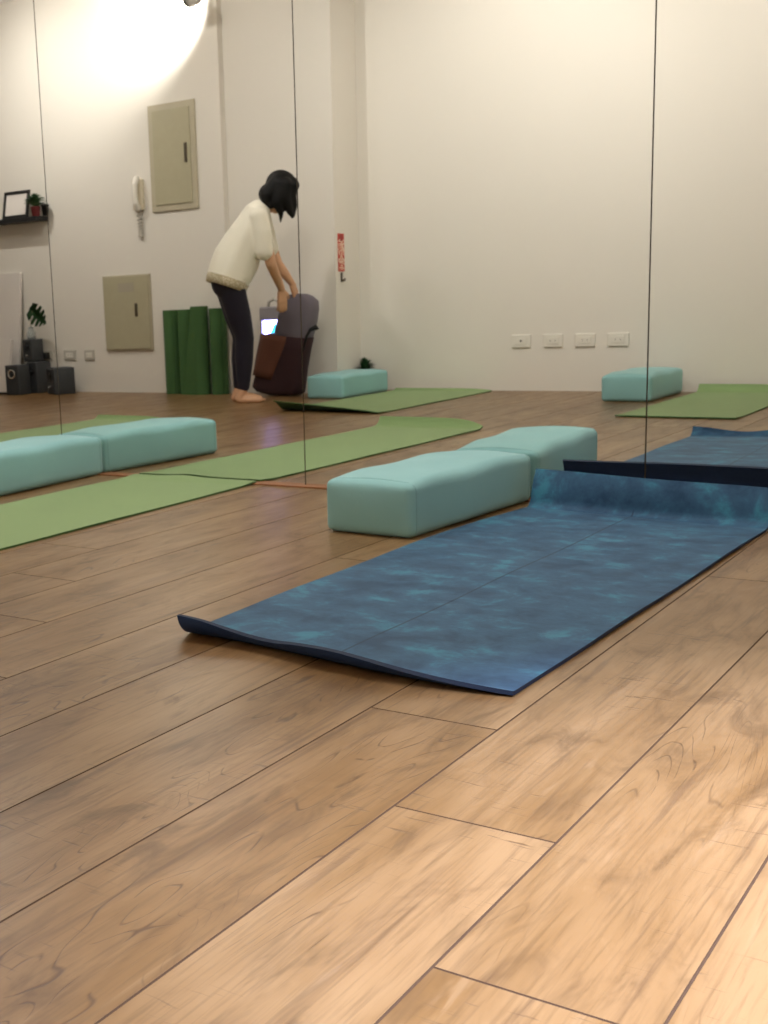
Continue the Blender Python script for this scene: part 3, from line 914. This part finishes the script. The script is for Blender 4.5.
def loft(bm, secs, n=24, pw=.55, cap=True):
    """secs: (left point, right point, half depth); rounded-rectangle sections"""
    rings = []
    for a, b, hd in secs:
        a, b = Vector(a), Vector(b); c_ = (a + b) / 2; h_ = (b - a) / 2; ring = []
        for k in range(n):
            t_ = 2 * math.pi * k / n; cx, sy = math.cos(t_), math.sin(t_)
            x = math.copysign(abs(cx) ** pw, cx); y = math.copysign(abs(sy) ** pw, sy)
            ring.append(bm.verts.new(c_ + h_ * x + Vector((0, hd * y, 0))))
        rings.append(ring)
    for r0, r1 in zip(rings, rings[1:]):
        for k in range(n): bm.faces.new((r0[k], r0[(k + 1) % n], r1[(k + 1) % n], r1[k]))
    if cap: bm.faces.new(rings[0][::-1]); bm.faces.new(rings[-1])


bm = bmesh.new()
loft(bm, [(B(272, 394.5), B(299, 394.5), .07), (B(260, 391), B(302, 393), .09), (B(255.5, 386), B(303, 388), .095), (B(259.5, 370), B(305, 370), .095), (B(265, 350), B(308.5, 350), .092), (B(268.5, 334), B(311.5, 338), .085), (B(271, 333), B(310, 337.5), .075)])
body = link('body', bm, MAT['maroon'], root, True)
bm = bmesh.new()
def bq(px, py): return B(px, py, .128)
loft_pts = [[(260, 374), (279, 379)], [(261.5, 367), (281.5, 371)], [(264, 353), (287.5, 356)], [(267, 339), (292.5, 342)], [(268, 333), (293.6, 336)]]
rows = []
for (a, b) in loft_pts:
    row = []
    for k in range(6):
        f_ = k / 5; px, py = a[0] + (b[0] - a[0]) * f_, a[1] + (b[1] - a[1]) * f_
        row.append(bm.verts.new(B(px, py, .097 + .010 * math.sin(math.pi * f_))))
    rows.append(row)
for r0, r1 in zip(rows, rows[1:]):
    for k in range(5): bm.faces.new((r0[k], r0[k + 1], r1[k + 1], r1[k]))
bmesh.ops.recalc_face_normals(bm, faces=bm.faces); bmesh.ops.solidify(bm, geom=bm.faces[:], thickness=.006)
link('pocket', bm, MAT['brown'], body, True)['label'] = 'brown front pocket'
bm = bmesh.new()
loft(bm, [(B(276.5, 338), B(309.5, 343), .078), (B(278, 329), B(311, 336), .084), (B(281, 317), B(314.5, 322), .088), (B(284, 307), B(316.5, 309), .08), (B(287.5, 298), B(316.5, 301), .065), (B(291, 294.5), B(311, 296), .05), (B(296, 293.5), B(307, 294), .025)])
link('top_flap', bm, MAT['greycloth'], root, True)['label'] = 'grey cloth top flap'
bm = bmesh.new(); pts = [B(307, 350, .05), B(311, 336, .06), B(315, 329, .06), B(320, 325.5, .05), B(320, 328, .03), B(313, 330, .02)]
tube(bm, pts, [.008, .009, .011, .012, .010, .008], 10); link('strap', bm, MAT['black'], root, True)

# ------------------------------------------------------------------ the person
FOOT = Vector((-4.79, 6.90)); dd = Vector((.75, .66)).normalized(); nv = Vector((-dd.y, dd.x))


def W(px, py, off=0.0):     # point in the person's side plane (reflected room), off metres farther from the mirror
    r_ = ray(px, py); t_ = (nv.x * (FOOT.x - CAM.x) + nv.y * (FOOT.y - CAM.y) + off) / (nv.x * r_.x + nv.y * r_.y)
    p_ = CAM + r_ * t_
    return V(p_.x, p_.y, p_.z)


fwd = Vector((dd.x, -dd.y, 0)); side = Vector((nv.x, -nv.y, 0)); upv = Vector((0, 0, 1))
person = tag(empty('person', Vector((FOOT.x, 2 * YM - FOOT.y, 0))), 'person in cream blouse and dark leggings bending over the tall bag', 'person')


def pl(o_):
    o_.matrix_parent_inverse = person.matrix_world.inverted() if False else Matrix.Translation(-Vector(person.location)); return o_


LEGS = [([W(230, 284, -.08), W(239, 316, -.078), W(244.5, 337, -.072), W(244, 360, -.068), W(243.5, 388, -.065)], [.088, .076, .058, .056, .036]),
        ([W(228, 284, .08), W(236.5, 316, .078), W(242, 336, .072), W(240.5, 360, .068), W(239.5, 387, .065)], [.088, .076, .058, .056, .036])]


def foot(bm, ank, s_off):
    a = Vector(ank); g = Vector((a.x, a.y, 0)); out = side * s_off
    capsule(bm, [a, g + fwd * -.03 + upv * .032], [.034, .030])
    capsule(bm, [g - fwd * .032 + upv * .030, g + fwd * .05 + upv * .032, g + fwd * .105 + upv * .022], [.030, .033, .026])
    capsule(bm, [g - fwd * .03 + out * .006 + upv * .022, g + fwd * .095 + out * .03 + upv * .017], [.024, .020])
    for k in range(5):
        q = (k - 2) / 2; b = g + fwd * (.108 - .012 * abs(q - (-s_off / abs(s_off)) * .9)) + side * (.032 * q) + upv * .014
        capsule(bm, [b, b + fwd * (.040 - .010 * abs(q + .8 * s_off / abs(s_off)))], [.013, .0095 if k not in (0, 4) else .011])


def hand(bm, wr, palm_dir, back_n, thumb_side, curl=.5, ln=.082):
    d_ = Vector(palm_dir).normalized(); n_ = (Vector(back_n) - d_ * Vector(back_n).dot(d_)).normalized(); s_ = d_.cross(n_).normalized() * thumb_side
    wr = Vector(wr); k0 = wr + d_ * .085
    for q in (-1, -.35, .35, 1):
        capsule(bm, [wr + d_ * .02 + s_ * .016 * q, k0 + s_ * .028 * q], [.016, .0125])
    for q, f_, c_ in ((-1, .78, 1.15), (-.35, .95, 1.0), (.32, 1.0, .95), (.98, .92, .9)):
        b = k0 + s_ * .029 * q; pts = [b]; a_ = 0
        for sg, fr in enumerate((.46, .31, .23)):
            a_ += curl * c_ * (.6, .9, .7)[sg]
            pts.append(pts[-1] + (d_ * math.cos(a_) - n_ * math.sin(a_) + s_ * .06 * q) * ln * f_ * fr)
        capsule(bm, pts, [.0105, .0095, .0088, .0075], 12)
    t0 = wr + d_ * .028 + s_ * .024
    capsule(bm, [t0, t0 + (d_ * .6 + s_ * .75 - n_ * .25).normalized() * .036, t0 + (d_ * .6 + s_ * .75 - n_ * .25).normalized() * .036 + (d_ * .9 + s_ * .35 - n_ * .4).normalized() * .032], [.016, .0115, .0085], 12)


bm = bmesh.new()
for pts, rad in LEGS: capsule(bm, pts, [r_ * .95 for r_ in rad])
foot(bm, LEGS[0][0][-1], -1); foot(bm, LEGS[1][0][-1], 1)
for sd in (-1, 1):
    capsule(bm, [W(229, 280, .06 * sd), W(236, 262, .055 * sd), W(247, 236, .06 * sd), W(256, 217, .06 * sd)], [.098, .09, .095, .07])
capsule(bm, [W(257, 215, -.12), W(257, 215, .12)], [.05, .05])
neckb, headc = W(263, 209), W(280, 193)
capsule(bm, [neckb, W(270, 203)], [.052, .048])
# head: face turned down and forward
hx = (Vector((0, 0, 0)) + fwd * .62 - upv * .78).normalized()      # where the face looks
hz = (fwd * .78 + upv * .62).normalized()                          # crown of the head
hy = side
HR = Matrix((hx, hy, hz)).transposed()
def HP(a, b, c_): return headc + hx * a + hy * b + hz * c_
ball(bm, HP(-.012, 0, .03), (.098, .077, .088), HR); ball(bm, HP(.012, 0, -.03), (.078, .064, .085), HR)
capsule(bm, [HP(.085, 0, .01), HP(.105, 0, -.022)], [.010, .015]); capsule(bm, [HP(.06, 0, -.095), HP(.07, 0, -.09)], [.026, .022])
for sd in (-1, 1):
    ball(bm, HP(-.005, .076 * sd, -.01), (.022, .010, .032), HR); ball(bm, HP(.078, .03 * sd, .012), (.014, .018, .008), HR)
ball(bm, HP(.083, 0, -.058), (.012, .024, .005), HR); ball(bm, HP(.081, 0, -.068), (.012, .02, .006), HR)
capsule(bm, [HP(-.03, 0, -.06), W(268, 205)], [.05, .05])
# arms
armN = [W(259, 217, -.155), W(266, 243, -.165), W(271, 264, -.14), W(277, 278, -.05), W(281.5, 289, .02)]
armF = [W(261, 216, .155), W(270, 243, .17), W(277, 263, .18), W(285, 274, .20), W(291.5, 283, .225)]
capsule(bm, armN, [.048, .042, .036, .032, .024]); capsule(bm, armF, [.048, .042, .036, .032, .024])
dN = (W(282.6, 308, .05) - armN[-1]); dF = (W(296, 295, .27) - armF[-1])
hand(bm, armN[-1], dN, -side * .9 + fwd * .35, 1, .20)
hand(bm, armF[-1], dF, -side * .5 + fwd * .8, 1, .28)
body = pl(remesh(link('body', bm, MAT['skin'], person, True), .0056, 3))

bm = bmesh.new()
for pts, rad in LEGS: capsule(bm, pts[:-1] + [pts[-1] + (pts[-2] - pts[-1]).normalized() * .01], [r_ + .007 for r_ in rad])
for sd in (-1, 1): capsule(bm, [W(227, 283, .066 * sd), W(233, 270, .06 * sd)], [.108, .09])
pl(remesh(link('leggings', bm, MAT['pants'], person, True), .010, 5))


def ring_loft(bm, secs, n=36, cap=True):
    rings = []
    for c_, ra, rb, ax in secs:
        ax = Vector(ax).normalized(); a = side; b = ax.cross(a).normalized(); ring = []
        for k in range(n):
            t_ = 2 * math.pi * k / n; wob = 1 + .018 * math.sin(5 * t_ + ra * 60) + .012 * math.sin(9 * t_ + 2)
            ring.append(bm.verts.new(Vector(c_) + (a * rb * math.cos(t_) + b * ra * math.sin(t_)) * wob))
        rings.append(ring)
    for r0, r1 in zip(rings, rings[1:]):
        for k in range(n): bm.faces.new((r0[k], r0[(k + 1) % n], r1[(k + 1) % n], r1[k]))
    if cap: bm.faces.new(rings[0][::-1]); bm.faces.new(rings[-1])


ax0 = W(237, 260) - W(227.5, 283); ax0 = ax0.normalized()
HEMC = W(227.5, 281.5)
TORSO = [(HEMC, .140, .195, ax0 + upv * .25), (W(231, 273), .152, .195, ax0), (W(237, 259), .158, .188, ax0), (W(246, 239), .132, .19, W(254, 222) - W(240, 252)),
         (W(251.5, 225), .105, .19, W(257, 214) - W(248, 232)), (W(256.5, 213), .086, .172, W(262, 207) - W(254, 220)), (W(261.5, 208), .068, .105, W(266, 204) - W(260, 210)), (W(265, 205.5), .056, .062, W(268, 202) - W(262, 208))]
bm = bmesh.new(); ring_loft(bm, TORSO)
capsule(bm, [armN[0] + upv * .0, W(262, 232, -.165), W(264, 251, -.16)], [.066, .066, .064]); capsule(bm, [armF[0], W(266, 234, .17), W(270, 250, .175)], [.066, .062, .060])
pl(remesh(link('blouse', bm, MAT['blouse'], person, True), .009, 4))['label'] = 'cream short-sleeved blouse'
bm = bmesh.new(); dn = -(ax0 + upv * .25).normalized()
ring_loft(bm, [(HEMC + dn * -.02, .146, .201, dn), (HEMC + dn * .012, .142, .199, dn), (HEMC + dn * .040, .139, .196, dn)])
pl(link('lace_hem', bm, MAT['lace'], person, True))['label'] = 'lace band along the blouse hem'

bm = bmesh.new()
ball(bm, HP(-.022, 0, .034), (.116, .098, .106), HR)
ball(bm, W(269.5, 194), (.07, .082, .07))
for sd in (-1, 1):
    capsule(bm, [HP(-.02, .072 * sd, .05), W(285, 197, .072 * sd), W(290, 211, .062 * sd), W(292.5, 217.5, .05 * sd)], [.05, .042, .026, .009])
    capsule(bm, [HP(-.04, .065 * sd, .03), W(277, 202, .078 * sd), W(281, 214, .07 * sd), W(280.5, 222, .06 * sd)], [.05, .036, .018, .006])
    capsule(bm, [HP(-.06, .04 * sd, .03), W(267, 195, .05 * sd), W(266, 201, .05 * sd), W(271, 206, .06 * sd)], [.06, .045, .035, .02])
    capsule(bm, [HP(.02, .06 * sd, .09), W(292, 192, .06 * sd), W(294.5, 206, .05 * sd), W(294, 216, .045 * sd)], [.04, .030, .020, .008])
capsule(bm, [HP(0, -.05, .10), HP(0, .05, .10)], [.035, .035])
pl(remesh(link('hair', bm, MAT['hair'], person, True), .0075, 3))['label'] = 'black bob-length hair hanging forward'
